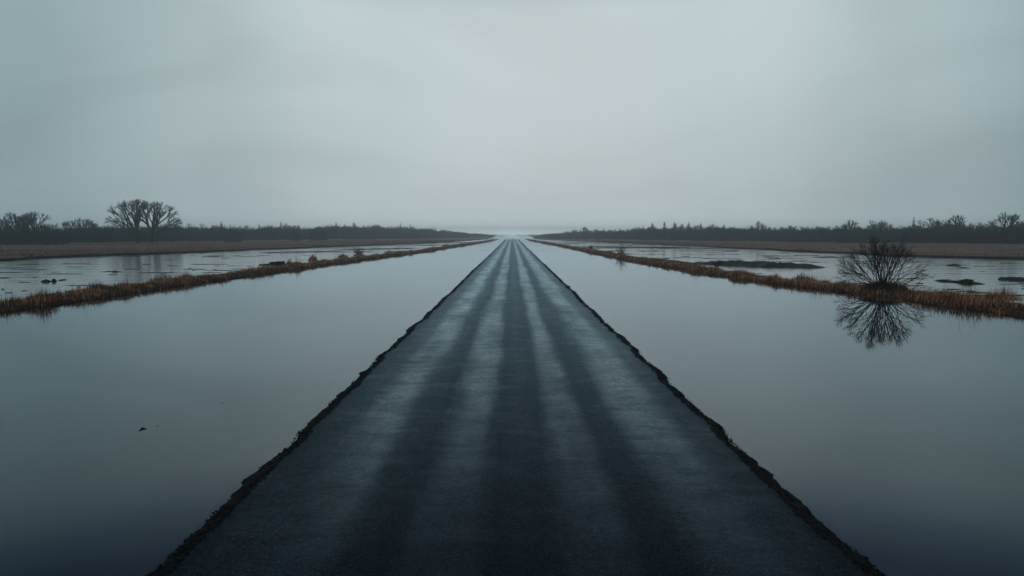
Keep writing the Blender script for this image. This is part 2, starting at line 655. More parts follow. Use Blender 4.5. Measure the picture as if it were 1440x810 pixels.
# ------------------------------------------------------------------ grass
def blades(pos, hgt, wid, lean=.35, wind=(0.15, 0.0), yaw=None):
    n = len(pos)
    yaw = rng.random(n) * 6.28 if yaw is None else yaw
    ll = lean * rng.normal(0, 1, n)
    la = rng.random(n) * 6.28
    dx = np.cos(yaw) * wid / 2
    dy = np.sin(yaw) * wid / 2
    tipx = hgt * (ll * np.cos(la) + wind[0])
    tipy = hgt * (ll * np.sin(la) + wind[1])
    z0 = pos[:, 2] - .04
    base1 = np.stack([pos[:, 0] - dx, pos[:, 1] - dy, z0], -1)
    base2 = np.stack([pos[:, 0] + dx, pos[:, 1] + dy, z0], -1)
    m1 = np.stack([pos[:, 0] - dx * .7 + tipx * .35, pos[:, 1] - dy * .7 + tipy * .35, z0 + hgt * .55], -1)
    m2 = np.stack([pos[:, 0] + dx * .7 + tipx * .35, pos[:, 1] + dy * .7 + tipy * .35, z0 + hgt * .55], -1)
    tip = np.stack([pos[:, 0] + tipx, pos[:, 1] + tipy, z0 + hgt * (1 - .25 * np.abs(ll))], -1)
    V = np.stack([base1, base2, m1, m2, tip], 1).reshape(-1, 3)
    b = (np.arange(n) * 5)[:, None]
    q = b + np.array([[0, 1, 3, 2]])
    t = b + np.array([[2, 3, 4]])
    return V, t, q


def bank_grass(front, width, sgn, n, seed, label):
    r = rng.random(n)
    y = 8 + (520 - 8) * r ** 2.3
    y = np.where(rng.random(n) < .06, rng.uniform(-30, 10, n), y)
    t = np.clip(rng.beta(1.25, 1.25, n) * 1.02 - .01, 0, 1)
    wig = .5 * fbm(y * .22, 0, 31 if sgn > 0 else 37, 4) + .18 * fbm(y * 1.7, 2, 5)
    wig *= np.interp(y, [0, 80, 400], [1, 1.2, .8])
    x = front(y) + wig * (1 - t) + sgn * width(y) * t + .5 * fbm(y * .3, 7, 11) * t
    z = np.maximum(bank_z(t, x, y), -.05)
    clump = fbm(x * 1.1, y * 1.1, 200 + seed, 3) * .5 + .5
    big = fbm(x * .12, y * .16, 230 + seed, 3) * .5 + .5
    h = 1.15 * (.10 + .70 * clump ** 2.4 + .34 * np.clip(big - .45, 0, 1) * 2) * (.5 + .8 * rng.random(n))
    h *= np.interp(y, [0, 50, 100, 300], [1.05, 1.0, .85, .75])
    h *= np.clip(.95 + .75 * fbm(x * .5, y * .35, 270 + seed, 2), .45, 1.7)
    tall = rng.random(n) < .035
    h = np.where(tall, h * rng.uniform(1.5, 2.6, n), h)
    w = np.interp(y, [0, 40, 100, 500], [.022, .026, .05, .16]) * (.6 + .8 * rng.random(n))
    w = np.where(tall, w * .7, w)
    k = rng.random(n) < (.35 + .9 * clump)
    pos = np.stack([x, y, z], -1)[k]
    V, tt, q = blades(pos, h[k], w[k], lean=.38, wind=(.12, -.05))
    o = mesh_np('dry_grass', V, [tt, q], M_grass)
    tag(o, label, 'grass', kind='stuff')


bank_grass(lb_front, lb_width, -1, 90000, 1, 'rusty brown dry grass covering the bank left of the road')
bank_grass(rb_front, rb_width, 1, 100000, 2, 'rusty brown dry grass covering the bank right of the road')


def field_grass(shore, sgn, n, label):
    y = rng.uniform(60, 420, n)
    o = rng.random(n) ** 2.2 * 130
    s = shore(y)
    wig = (3.5 * fbm(y * .05, 1, 60 + sgn) + 1.2 * fbm(y * .3, 1, 63)) * np.clip(np.abs(s) / 20, 0, 1)
    x = s + sgn * (o + .6) + wig * np.clip(1 - o / 60, 0, 1)
    z = np.interp(o, [0, .5, 2, 8, 30, 120], [.30, .40, .46, .50, .56, .66])
    h = (.12 + .35 * (fbm(x * .08, y * .08, 260) * .5 + .5)) * (.6 + .7 * rng.random(n))
    w = np.interp(y, [60, 150, 400], [.07, .12, .25])
    V, tt, q = blades(np.stack([x, y, z], -1), h, w * (.5 + rng.random(n)), lean=.4)
    ob = mesh_np('dry_grass', V, [tt, q], M_grass_far)
    tag(ob, label, 'grass', kind='stuff')


field_grass(ls, -1, 45000, 'short faded grass over the brown field beyond the left flood')
field_grass(rs, 1, 45000, 'short faded grass over the brown field beyond the right flood')


# ------------------------------------------------------------------ branching plants (space colonisation)
def colonise(attr, seeds, step, di, dk, iters=120, up=0.0, jitter=.12, gen=None, trunk=None):
    gen = gen or np.random.default_rng(1)
    nodes = [np.array(s, float) for s in seeds]
    par = [-1] * len(nodes)
    if trunk is not None:                      # grown chain from seed 0 to the first fork
        for p in trunk:
            nodes.append(np.array(p, float))
            par.append(len(nodes) - 2 if len(nodes) > len(seeds) + 1 else 0)
    A = np.array(attr, float)
    for it in range(iters):
        if len(A) == 0:
            break
        P = np.array(nodes)
        d2 = ((A[:, None] - P[None]) ** 2).sum(-1)
        near = d2.argmin(1)
        dm = np.sqrt(d2[np.arange(len(A)), near])
        act = dm < di
        if not act.any():
            break
        new = 0
        for k in np.unique(near[act]):
            vv = A[act & (near == k)] - P[k]
            vv = (vv / (np.linalg.norm(vv, axis=1, keepdims=True) + 1e-9)).sum(0)
            vv = vv / (np.linalg.norm(vv) + 1e-9) + gen.normal(0, jitter, 3)
            vv[2] += up
            vv /= np.linalg.norm(vv) + 1e-9
            q = P[k] + vv * step
            ch = [j for j in range(len(par)) if par[j] == k] if it % 3 == 0 else []
            if any(np.linalg.norm(nodes[j] - q) < step * .25 for j in ch):
                continue
            nodes.append(q)
            par.append(int(k))
            new += 1
        P = np.array(nodes)
        d2 = ((A[:, None] - P[None]) ** 2).sum(-1).min(1)
        A = A[d2 > dk * dk]
        if new == 0:
            break
    return np.array(nodes), np.array(par)


def fan_grow(roots, gen, seg=.4, frac=.30, mn=.7, spread=17, wob=.05, up=.0, triple=.12, trunk=None, keep=(.82, 1.06)):
    """forking branches. roots: (start, direction, reach). Each limb runs a while, forks at a narrow angle, and so on to the tips"""
    nodes, par = [], []
    if trunk is not None:
        for k, p in enumerate(trunk):
            nodes.append(np.array(p, float))
            par.append(k - 1)
    stack = []
    for st, d, reach in roots:
        if trunk is None:
            nodes.append(np.array(st, float))
            par.append(-1)
            stack.append((len(nodes) - 1, np.array(d, float), reach))
        else:
            stack.append((int(st), np.array(d, float), reach))
    while stack:
        k, d, rem = stack.pop()
        d = d / np.linalg.norm(d)
        L_ = max(rem * frac * (.75 + .5 * gen.random()), seg * .6)
        m = max(1, int(round(L_ / seg)))
        for _ in range(m):
            d = d + gen.normal(0, wob, 3)
            d[2] += up
            d /= np.linalg.norm(d)
            nodes.append(nodes[k] + d * (L_ / m))
            par.append(k)
            k = len(nodes) - 1
        rem -= L_
        if rem < mn:
            continue
        nk = 3 if gen.random() < triple else 2
        ax = np.cross(d, gen.normal(0, 1, 3))
        ax /= np.linalg.norm(ax)
        for j in range(nk):
            a_ = R(spread * (.7 + .7 * gen.random())) * (1 if j == 0 else -1 if j == 1 else .1)
            dd = d * math.cos(a_) + np.cross(ax, d) * math.sin(a_)
            stack.append((k, dd, rem * gen.uniform(*keep)))
    return np.array(nodes), np.array(par)


def fan_dirs(gen, angles, depth=.45):
    """directions from angles off the vertical in the x-z plane, with some spread in depth"""
    out = []
    for a in angles:
        d = np.array([math.sin(R(a)), gen.normal(0, depth), math.cos(R(a))])
        out.append(d / np.linalg.norm(d))
    return out


def radii(nodes, par, tip, power=2.3):
    n = len(par)
    acc = np.zeros(n)
    has = np.zeros(n, bool)
    for i in range(n - 1, -1, -1):
        r_ = tip ** power if not has[i] else acc[i]
        acc[i] = r_
        if par[i] >= 0:
            acc[par[i]] += r_
            has[par[i]] = True
    return acc ** (1 / power)


def tubes(a, P0, P1, r0, r1, sides=5):
    """tapered prisms from P0 to P1"""
    n = len(P0)
    if n == 0:
        return
    d = P1 - P0
    L = np.linalg.norm(d, axis=1, keepdims=True) + 1e-9
    d = d / L
    ref = np.where(np.abs(d[:, 2:3]) > .9, np.array([[1., 0, 0]]), np.array([[0, 0, 1.]]))
    s = np.cross(d, ref)
    s /= np.linalg.norm(s, axis=1, keepdims=True) + 1e-9
    t = np.cross(d, s)
    ang = np.arange(sides) * 2 * np.pi / sides
    ring = s[:, None] * np.cos(ang)[None, :, None] + t[:, None] * np.sin(ang)[None, :, None]
    v0 = P0[:, None] - d[:, None] * (r0[:, None, None] * .3) + ring * r0[:, None, None]
    v1 = P1[:, None] + d[:, None] * (r1[:, None, None] * .3) + ring * r1[:, None, None]
    V = np.concatenate([v0, v1], 1).reshape(-1, 3)
    i = np.arange(sides)
    j = (i + 1) % sides
    q = np.stack([i, j, j + sides, i + sides], 1)
    q = (q[None] + (np.arange(n) * 2 * sides)[:, None, None]).reshape(-1, 4)
    a.add(V, q=q)


def twigs(a, nodes, par, sel, count, length, width, gen, updir=.3):
    """fine straight twigs from the outer nodes: slim triangles"""
    idx = gen.choice(sel, count)
    d = nodes[idx] - nodes[np.maximum(par[idx], 0)]
    d /= np.linalg.norm(d, axis=1, keepdims=True) + 1e-9
    d = d + gen.normal(0, .55, d.shape)
    d[:, 2] += updir
    d /= np.linalg.norm(d, axis=1, keepdims=True)
    L = length * (.4 + .9 * gen.random((count, 1)))
    sd = np.cross(d, gen.normal(0, 1, d.shape))
    sd /= np.linalg.norm(sd, axis=1, keepdims=True) + 1e-9
    P = nodes[idx] + gen.normal(0, .05, d.shape) * length
    V = np.stack([P - sd * width / 2, P + sd * width / 2, P + d * L], 1).reshape(-1, 3)
    a.add(V, t=np.arange(count * 3).reshape(-1, 3))


def split_trunk(nodes, par):
    """indices of segments below the first fork"""
    n = len(par)
    kids = [[] for _ in range(n)]
    for i, p in enumerate(par):
        if p >= 0:
            kids[p].append(i)
    tr = set()
    k = 0
    while len(kids[k]) == 1:
        k = kids[k][0]
        tr.add(k)
    return tr


def plant_meshes(name, nodes, par, tip, sides, power, mat, gen, tw=None, rscale=1, rmax=None, trunk_name='trunk', crown_name='crown', smooth_r=None):
    r_ = radii(nodes, par, tip, power) * rscale
    if rmax is not None:
        r_ = np.minimum(r_, rmax)
    tr = split_trunk(nodes, par)
    ch = np.array([i for i in range(len(par)) if par[i] >= 0])
    ist = np.array([i in tr for i in ch])
    out = {}
    for nm, m in ((trunk_name, ist), (crown_name, ~ist)):
        a = Acc()
        c = ch[m]
        if len(c) == 0:
            continue
        pr = par[c]
        r0 = np.minimum(r_[pr], r_[c] * 1.25)
        if nm == trunk_name:
            r0 = r_[pr] * 1.0
            r0[np.isin(pr, [0])] *= 1.35
        tubes(a, nodes[pr], nodes[c], r0, r_[c], sides)
        if nm == crown_name and tw:
            leafn = np.setdiff1d(np.arange(len(par)), par)
            thin = ch[r_[ch] < tip * rscale * 2.2]
            twigs(a, nodes, par, np.unique(np.concatenate([leafn, thin])), tw[0], tw[1], tw[2], gen, tw[3] if len(tw) > 3 else .3)
        V, F = a.arrays()
        out[nm] = mesh_np(name + '_' + nm, V, F, mat, link=False)
    return out


def put(name, meshes, loc, label, cat, group=None, scale=1.0, rz=0.0):
    e_ = empty(name, loc, label, cat, group)
    e_.rotation_euler = (0, 0, rz)
    e_.scale = (scale,) * 3 if isinstance(scale, (int, float)) else scale
    for nm, me in meshes.items():
        o = bpy.data.objects.new(nm, me)
        COL.objects.link(o)
        o.parent = e_
    return e_


def dome_points(gen, n, cx, cy, cz, rx, ry, rz, lo=-.25, inner=.35):
    out = []
    while len(out) < n:
        p = gen.uniform(-1, 1, 3)
        r_ = np.linalg.norm(p)
        if r_ > 1 or r_ < inner or p[2] < lo:
            continue
        out.append((cx + p[0] * rx, cy + p[1] * ry, cz + p[2] * rz))
    return np.array(out)


def field_z(x, y):
    return .42


# --- the pair of big spreading trees left of the road
def big_tree(seed, lean, limbs, label, px, py, fork=7):
    gen = np.random.default_rng(seed)
    tz = [(0, 0, 0)] + [(lean * (k / 6) ** 1.4, 0.04 * k, .68 * k) for k in range(1, fork)]
    roots = []
    for (a_, reach), d in zip(limbs, fan_dirs(gen, [l[0] for l in limbs], .38)):
        roots.append((len(tz) - 1 - (1 if abs(a_) > 40 else 0), d, reach * 1.13))
    nodes, par = fan_grow(roots, gen, seg=.55, frac=.33, mn=1.5, spread=20, wob=.04, up=.012, triple=.15, trunk=tz, keep=(.93, 1.04))
    ms = plant_meshes('spreading_tree', nodes, par, .055, 6, 2.2, M_bark, gen, tw=(4200, 1.05, .045, .1), rmax=.5)
    x, y = G(px, py)
    put('bare_tree', ms, (x, y, .45), label, 'tree', 'pair of bare spreading trees in the left field')


big_tree(11, -.7, [(-77, 11.0), (-66, 12.2), (-55, 13.2), (-44, 13.8), (-33, 14.0), (-22, 14.0), (-11, 13.9), (0, 13.6), (11, 13.0), (24, 10.5)],
         'left, wider tree of the bare pair sharing one crown in the left field', 194.5, 343.8)
big_tree(37, .4, [(-26, 10.5), (-14, 12.4), (-4, 12.8), (5, 13.0), (14, 13.2), (24, 13.3), (36, 13.2), (48, 13.0), (60, 12.6), (72, 11.6), (80, 10.2)],
         'right, narrower tree of the bare pair sharing one crown in the left field', 213, 343.8)


# --- the bare bush on the right bank
def bare_bush():
    gen = np.random.default_rng(5)
    roots = []
    for k in range(38):
        az_ = gen.random() * 6.283
        el_ = R(gen.choice([12, 24, 38, 52, 66, 80]) + gen.uniform(-7, 7))
        d = np.array([math.cos(az_) * math.cos(el_), math.sin(az_) * math.cos(el_), math.sin(el_)])
        reach = (3.3 * abs(math.cos(el_)) ** 2 + 3.55 * math.sin(el_) ** 2) * gen.uniform(.82, 1.08)
        if math.cos(az_) > .3:
            reach *= .93
        roots.append(((.16 * math.cos(az_), .12 * math.sin(az_), gen.uniform(-.05, .12)), d, reach * 1.26))
    nodes, par = fan_grow(roots, gen, seg=.16, frac=.33, mn=.5, spread=18, wob=.07, up=.006, triple=.2, keep=(.88, 1.05))
    r_ = radii(nodes, par, .0062, 2.2)
    r_ = np.minimum(r_, .05)
    ch = np.array([i for i in range(len(par)) if par[i] >= 0])
    d = np.linalg.norm(nodes[ch] - np.array([0, 0, .0]), axis=1)
    x, y = G(1241, 412.5)
    e_ = empty('bare_bush', (x, y, .22), 'large leafless dark bush fanning out on the right bank, mirrored in the water', 'bush')
    for nm, m in (('stems', d < 1.0), ('crown', d >= 1.0)):
        a = Acc()
        c = ch[m]
        pr = par[c]
        tubes(a, nodes[pr], nodes[c], np.minimum(r_[pr], r_[c] * 1.2), r_[c], 5)
        if nm == 'crown':
            leafn = np.setdiff1d(np.arange(len(par)), par)
            twigs(a, nodes, par, leafn, 3800, .34, .011, gen, .25)
        a.build(nm, M_bush, e_)
    return x, y


BX, BY = bare_bush()


# ------------------------------------------------------------------ small shrubs, tussocks and reeds on the banks
def stem_shrub(seed, h, w, stems=26, tip=.012):
    gen = np.random.default_rng(seed)
    a = Acc()
    P0, P1, R0, R1 = [], [], [], []
    for k in range(stems):
        az = gen.random() * 6.28
        sp = gen.random() ** .7
        p = np.array([.3 * w * sp * math.cos(az), .3 * w * sp * math.sin(az), -.05])
        hh = h * (.55 + .5 * gen.random())
        nseg = 6
        for j in range(nseg):
            t = (j + 1) / nseg
            q = np.array([math.cos(az) * sp * w * (.3 + .9 * t), math.sin(az) * sp * w * (.3 + .9 * t), hh * t * (1 - .25 * sp * t)]) + gen.normal(0, .015, 3)
            P0.append(p); P1.append(q); R0.append(tip * (2.2 - 1.6 * (t - 1 / nseg))); R1.append(tip * (2.2 - 1.6 * t))
            if j > 1:
                for _ in range(1):
                    dd = (q - p) + gen.normal(0, .04 * h, 3)
                    P0.append(q); P1.append(q + dd * (1.0 + gen.random())); R0.append(tip * .7); R1.append(tip * .25)
            p = q
    tubes(a, np.array(P0), np.array(P1), np.array(R0), np.array(R1), 4)
    return a


def shrub(px, py, h, w, label, seed, mat=None, stems=26, z=.15, tip=.012, group=None, name='shrub'):
    x, y = G(px, py)
    o = stem_shrub(seed, h, w, stems, tip).build(name, mat or M_bush)
    o.location = (x, y, z)
    tag(o, label, 'shrub', group)


shrub(873, 360.5, 2.5, 1.15, 'small dark bare shrub on the right bank, nearest the road end', 41, stems=34, tip=.017)
shrub(831, 352, 1.25, .8, 'low brown bare shrub far down the right bank', 42, M_reed, 30, tip=.05)
shrub(1008, 376, .95, .95, 'twiggy brown shrub where the right bank meets the long mud islet', 43, M_reed, 46, tip=.015)
shrub(505, 360, 1.35, 1.0, 'brown tangled shrub half way down the left bank', 44, M_reed, 44, tip=.03)


def tussock(px, py, h, w, n, label, seed, dark=False, z=.18, spike=.2):
    x, y = G(px, py)
    a_ = rng.random(n) * 6.28
    rr = w * rng.random(n) ** .6
    pos = np.stack([np.cos(a_) * rr, np.sin(a_) * rr, np.zeros(n)], -1)
    hh = h * (1 - .55 * (rr / w)) * (.5 + .5 * rng.random(n))
    sp = rng.random(n) < spike
    hh = np.where(sp, hh * 1.35, hh)
    wd = max(.018, y * .00045)
    V, t, q = blades(pos, hh, np.full(n, wd) * (.6 + .8 * rng.random(n)), lean=.30, wind=(.05, 0))
    o = mesh_np('grass_tussock', V, [t, q], M_reed if dark else M_grass)
    o.location = (x, y, z)
    tag(o, label, 'grass tussock', 'grass tussocks on the banks')


for a in [
    (60, 428, 1.25, .9, 420, 'tall brown grass tussock near the left end of the left bank'),
    (137, 413, 1.15, .8, 380, 'second brown tussock along the left bank, with dark upright stalks'),
    (232, 400, 1.1, 1.5, 560, 'broad mound of rusty grass on the left bank below the spreading trees'),
    (262, 396, 1.1, .8, 300, 'upright grass tuft just right of the broad mound on the left bank'),
    (440, 369, 1.5, .7, 300, 'round reddish tussock standing high on the left bank right of the timber'),
    (407, 374, 1.1, .45, 120, 'thin dark stalk tuft on the left bank beside the timber'),
    (482, 364, 1.15, .9, 300, 'low reddish tussock left of the tangled shrub on the left bank'),
    (505, 361, .9, 1.2, 260, 'brown tussock at the foot of the tangled shrub on the left bank'),
    (547, 357, .9, .9, 200, 'faint distant tussock on the left bank past the tangled shrub'),
    (627, 347, 1.1, 1.2, 200, 'farthest visible tussock of the left bank'),
    (873, 361.3, 1.0, 1.0, 240, 'brown tussock at the foot of the small dark bare shrub'),
    (925, 370.5, .9, .9, 260, 'squat tussock on the right bank just past the small dark shrub'),
    (1127, 397, 1.15, .7, 200, 'spiky reed tuft on the right bank below the end of the mud islet'),
    (1140, 399, 1.0, .3, 60, 'few dark upright stalks left of the big bush'),
    (1185, 405, .8, .8, 300, 'dense low tussock touching the left side of the big bush'),
    (1330, 422, 1.0, 1.0, 520, 'thick rusty tussock right of the big bush'),
    (1410, 425, 1.15, 1.1, 560, 'tall tangled grass tussock at the right end of the right bank'),
]:
    tussock(*a, seed=0, dark=('dark' in a[5] or 'spiky' in a[5]))

# dark undergrowth the big bush grows out of
n = 5200
a_ = rng.random(n) * 6.28
rr = rng.random(n) ** .6
pos = np.stack([np.cos(a_) * rr * 1.7, np.sin(a_) * rr * 1.5, np.zeros(n)], -1)
V, t, q = blades(pos, (.85 - .5 * rr) * (.5 + rng.random(n)), np.full(n, .022), lean=.5)
o = mesh_np('undergrowth', V, [t, q], M_bush)
o.location = (BX, BY, .2)
tag(o, 'dark matted undergrowth round the foot of the big bare bush', 'undergrowth', kind='stuff')


# ------------------------------------------------------------------ woods at the horizon
def wood_variant(seed, h=8.0, w=3.0, n=110, tw=300, lo=.35):
    gen = np.random.default_rng(seed)
    A = dome_points(gen, n, gen.normal(0, .3), 0, h * .52, w, w, h * .5, lo=-.75, inner=.1)
    nodes, par = colonise(A, [(0, 0, 0)], .7, 6, .9, 40, jitter=.2, gen=gen, trunk=[(0, 0, .5 * k) for k in range(1, int(h * lo / .5) + 1)], up=.15)
    return nodes, par, gen


WV = []
for s in range(8):
    gen = np.random.default_rng(300 + s)
    k_ = int(gen.integers(3, 7))
    angs = np.linspace(-1, 1, 6) * gen.uniform(24, 48) + gen.normal(0, 5, 6)
    nodes, par = fan_grow([(k_ - 1, d, (8.8 - .5 * k_) * gen.uniform(.8, 1.05)) for d in fan_dirs(gen, angs, .5)], gen,
                          seg=.7, frac=.33, mn=1.3, spread=20, wob=.07, up=.03, trunk=[(.03 * j, 0, .5 * j) for j in range(k_)])
    r_ = radii(nodes, par, .026, 2.2)
    a = Acc()
    ch = np.array([i for i in range(len(par)) if par[i] >= 0])
    tubes(a, nodes[par[ch]], nodes[ch], np.minimum(r_[par[ch]], r_[ch] * 1.3), r_[ch], 3)
    thin = ch[r_[ch] < .07]
    twigs(a, nodes, par, thin, 620, .9, .065, gen, .45)
    # brushwood below the crown
    nb = 260
    bp = np.stack([gen.uniform(-2.6, 2.6, nb), gen.uniform(-2.6, 2.6, nb), gen.uniform(-.1, 4.2, nb) * gen.uniform(.3, 1, nb)], -1)
    d = gen.normal(0, .45, (nb, 3)); d[:, 2] = 1
    sd = np.cross(d, gen.normal(0, 1, (nb, 3))); sd /= np.linalg.norm(sd, axis=1, keepdims=True)
    V = np.stack([bp - sd * .09, bp + sd * .09, bp + d * (1.2 + gen.random((nb, 1)) * 1.3)], 1).reshape(-1, 3)
    a.add(V, t=np.arange(nb * 3).reshape(-1, 3))
    WV.append(a.arrays())


def conifer_arrays(seed, h=8.0, w=1.5):
    gen = np.random.default_rng(seed)
    a = Acc()
    tubes(a, np.array([[0, 0, 0.]]), np.array([[0, 0, h * .9]]), np.array([.13]), np.array([.02]), 5)
    n = 800
    z = h * (.08 + .92 * gen.random(n) ** .9)
    rad = w * (1 - z / h) ** .6 * (.5 + .6 * gen.random(n)) + .40
    az = gen.random(n) * 6.28
    P = np.stack([np.zeros(n), np.zeros(n), z], -1)
    T_ = np.stack([np.cos(az) * rad, np.sin(az) * rad, z - rad * .25 + .15], -1)
    sd = np.stack([-np.sin(az), np.cos(az), gen.normal(0, .5, n)], -1) * .6
    V = np.stack([P * .7 + T_ * .3 + sd * .5, P * .7 + T_ * .3 - sd * .5, T_], 1)
    V[:, :2, 2] = z[:, None]
    a.add(V.reshape(-1, 3), t=np.arange(n * 3).reshape(-1, 3))
    return a


CV = [conifer_arrays(400 + k).arrays() for k in range(3)]


def path_sample(pts, ds):
    """points every ds metres along the polyline, with normals"""
    P = np.array(pts, float)
    seg = np.linalg.norm(np.diff(P[:, :2], axis=0), axis=1)
    cum = np.concatenate([[0], np.cumsum(seg)])
    s = np.arange(0, cum[-1], ds)
    return np.stack([np.interp(s, cum, P[:, k]) for k in range(P.shape[1])], -1)


def wood(pts, label, seed, rows=6, ds=3.6, rowgap=4.5, side=-1):
    gen = np.random.default_rng(seed)
    acc = Acc()
    base = path_sample(pts, ds)
    for r in range(rows):
        for i, (x, y, h) in enumerate(base):
            far = y > 520
            if far and (i + r) % 2:
                continue
            x_ = x + side * r * rowgap * .7 + gen.normal(0, 1.4)
            y_ = y + r * rowgap * .75 + gen.normal(0, 1.4)
            hn = h * (1 + .30 * float(fbm(x_ * .045, y_ * .045, 500, 3))) * (.78 + .26 * gen.random()) * (1 if r else .82)
            if gen.random() < .04:
                hn *= 1.10
            con = gen.random() < .07
            V, F = (CV[gen.integers(3)] if con else WV[gen.integers(8)])
            s = hn / 8.0
            a_ = gen.random() * 6.28
            c, sn = math.cos(a_), math.sin(a_)
            ws = 1.0 + .25 * gen.random() if not con else .9
            if far:
                ws *= 1.5
            VV = np.stack([(V[:, 0] * c - V[:, 1] * sn) * ws, (V[:, 0] * sn + V[:, 1] * c) * ws, V[:, 2] * s], -1) + np.array([x_, y_, .3])
            acc.add(VV)
            for f in F:
                (acc.t if f.shape[1] == 3 else acc.q).append(f + acc.n - len(V))
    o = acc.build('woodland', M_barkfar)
    tag(o, label, 'woods', kind='stuff')
    return o


def pt(px, base_py, top_py):
    x, y = G(px, base_py)
    h = (base_py - top_py) / px_per_m(y) * 1.0
    return (x, y, h)


wl = [(-360, 150, 9.5), (-300, 215, 9), pt(-60, 345.6, 318), pt(40, 345, 320), pt(160, 342.8, 319), pt(300, 340.8, 319.5), pt(400, 339.3, 320.5),
      pt(470, 338.3, 319.5), pt(520, 337.6, 318.5), pt(565, 337.0, 320), pt(610, 336.3, 323.5), pt(650, 335.3, 327), pt(690, 334.2, 330)]
wr = [(380, 140, 10.5), (290, 210, 10), pt(1500, 346.6, 312), pt(1440, 346.2, 314), pt(1300, 344.8, 317), pt(1200, 343.8, 318.5), pt(1120, 342.6, 321.5),
      pt(1060, 341.6, 322.5), pt(985, 340.4, 319), pt(915, 339.5, 319.5), pt(870, 338.6, 325.5), pt(800, 337.0, 327), pt(760, 335.4, 330)]
wl = [(x, y, h * float(np.interp(y, [250, 330, 400], [1.10, 1.08, 1.22]))) for x, y, h in wl]
wr = [(x, y, h * float(np.interp(x, [60, 85, 113, 183, 300], [1.22, 1.26, 1.14, 1.12, 1.1]))) for x, y, h in wr]
wood(wl, 'grey band of leafless woods along the horizon left of the road', 61, side=-1)
wood(wr, 'grey band of leafless woods along the horizon right of the road', 62, side=1)


def pale_strip(pts, label, seed):
    gen = np.random.default_rng(seed)
    b = path_sample(pts, .25)
    d_ = np.gradient(b[:, :2], axis=0)
    keep = (fbm(np.arange(len(b)) * .012, 0, seed, 3) > -.12) & (b[:, 1] < 520)
    b = b[keep]
    b = np.repeat(b, 6, 0)
    n = len(b)
    pos = np.stack([b[:, 0] + gen.normal(0, 1.2, n), b[:, 1] - 6 + gen.normal(0, 1.6, n), np.full(n, .6)], -1)
    V, t, q = blades(pos, .25 + .35 * gen.random(n), np.interp(pos[:, 1], [200, 500], [.18, .35]), lean=.5)
    tag(mesh_np('pale_grass', V, [t, q], M_frost), label, 'grass', kind='stuff')


pale_strip(wl, 'pale bleached straw along the foot of the left woods', 901)
pale_strip(wr, 'pale bleached straw along the foot of the right woods', 902)

# trees that stand out of the woods one by one
def single_tree(seed, h, w, px, py, label, group, tip=.045, tw=900, n=260, lo=.3, mat=None, push=0):
    tw = int(tw * .6)
    n = int(n * 3)
    gen = np.random.default_rng(seed)
    k = max(3, int(h * lo * .8 / .6))
    tz = [(.04 * j, 0, .6 * j) for j in range(k)]
    reach = h - .6 * (k - 1)
    am = math.degrees(math.atan2(w, reach * .62))
    angs = np.linspace(-am, am, 6) + gen.normal(0, 4, 6)
    roots = [(k - 1, d, reach * 1.16 * (1 - .25 * abs(a_) / 90) * gen.uniform(.86, 1.04)) for a_, d in zip(angs, fan_dirs(gen, angs, .4))]
    nodes, par = fan_grow(roots, gen, seg=.5, frac=.32, mn=1.1, spread=20, wob=.06, up=.02, trunk=tz)
    ms = plant_meshes('standing_tree', nodes, par, tip, 5, 2.2, mat or M_bark, gen, tw=(tw, .9, .05, .4), rmax=.5)
    x, y = G(px, py)
    s = (y + push) / y
    put('bare_tree', ms, (x * s, y + push, .3), label, 'tree', group)


gl = 'bare trees rising out of the left woods'
gr = 'bare trees rising out of the right woods'
single_tree(71, 12.3, 2.6, 26, 345.2, 'leftmost tree of the bare trio above the left woods, leaning stems', gl, push=6)
single_tree(72, 12.0, 2.6, 36, 345.0, 'middle tree of the bare trio above the left woods', gl, push=3)
single_tree(73, 14.2, 3.4, 51, 344.8, 'tallest and rightmost tree of the bare trio above the left woods', gl, n=340, tw=1200, push=4)
single_tree(74, 10.3, 2.6, 98, 343.7, 'rounded bare treetop left of the low group above the left woods', gl, push=10)
single_tree(75, 11.4, 3.6, 112, 343.5, 'broad rounded bare treetop between trio and spreading pair', gl, n=300, tw=1300, push=8)
single_tree(76, 11.0, 3.0, 126, 343.3, 'right-hand rounded bare treetop beside the broad one above the left woods', gl, push=9)
single_tree(77, 9.5, 2.2, 73, 344.4, 'small bare treetop just right of the bare trio', gl, push=5)
single_tree(78, 10.5, 2.4, 3, 345.4, 'bare treetop cut by the left edge of the view', gl, push=5)
single_tree(81, 10.6, 3.0, 1066, 341.6, 'bare round-headed tree above the right woods, right of the conifer rise', gr, push=14)
single_tree(82, 10.6, 3.0, 1192, 343.8, 'bare tree above the right woods directly left above the big bush', gr, push=8)
single_tree(83, 10.8, 3.2, 1236, 344.2, 'bare treetop above the right woods straight behind the big bush', gr, push=9)
single_tree(84, 11.6, 3.4, 1306, 344.9, 'taller bare tree above the right woods, right of the big bush', gr, push=7, tw=1200)
single_tree(85, 11.6, 3.2, 1342, 345.2, 'bare tree next right of the taller tree above the right woods', gr, push=8)
single_tree(86, 12.2, 3.2, 1413, 346.0, 'tallest bare treetop near the right edge of the view', gr, push=6, tw=1200)

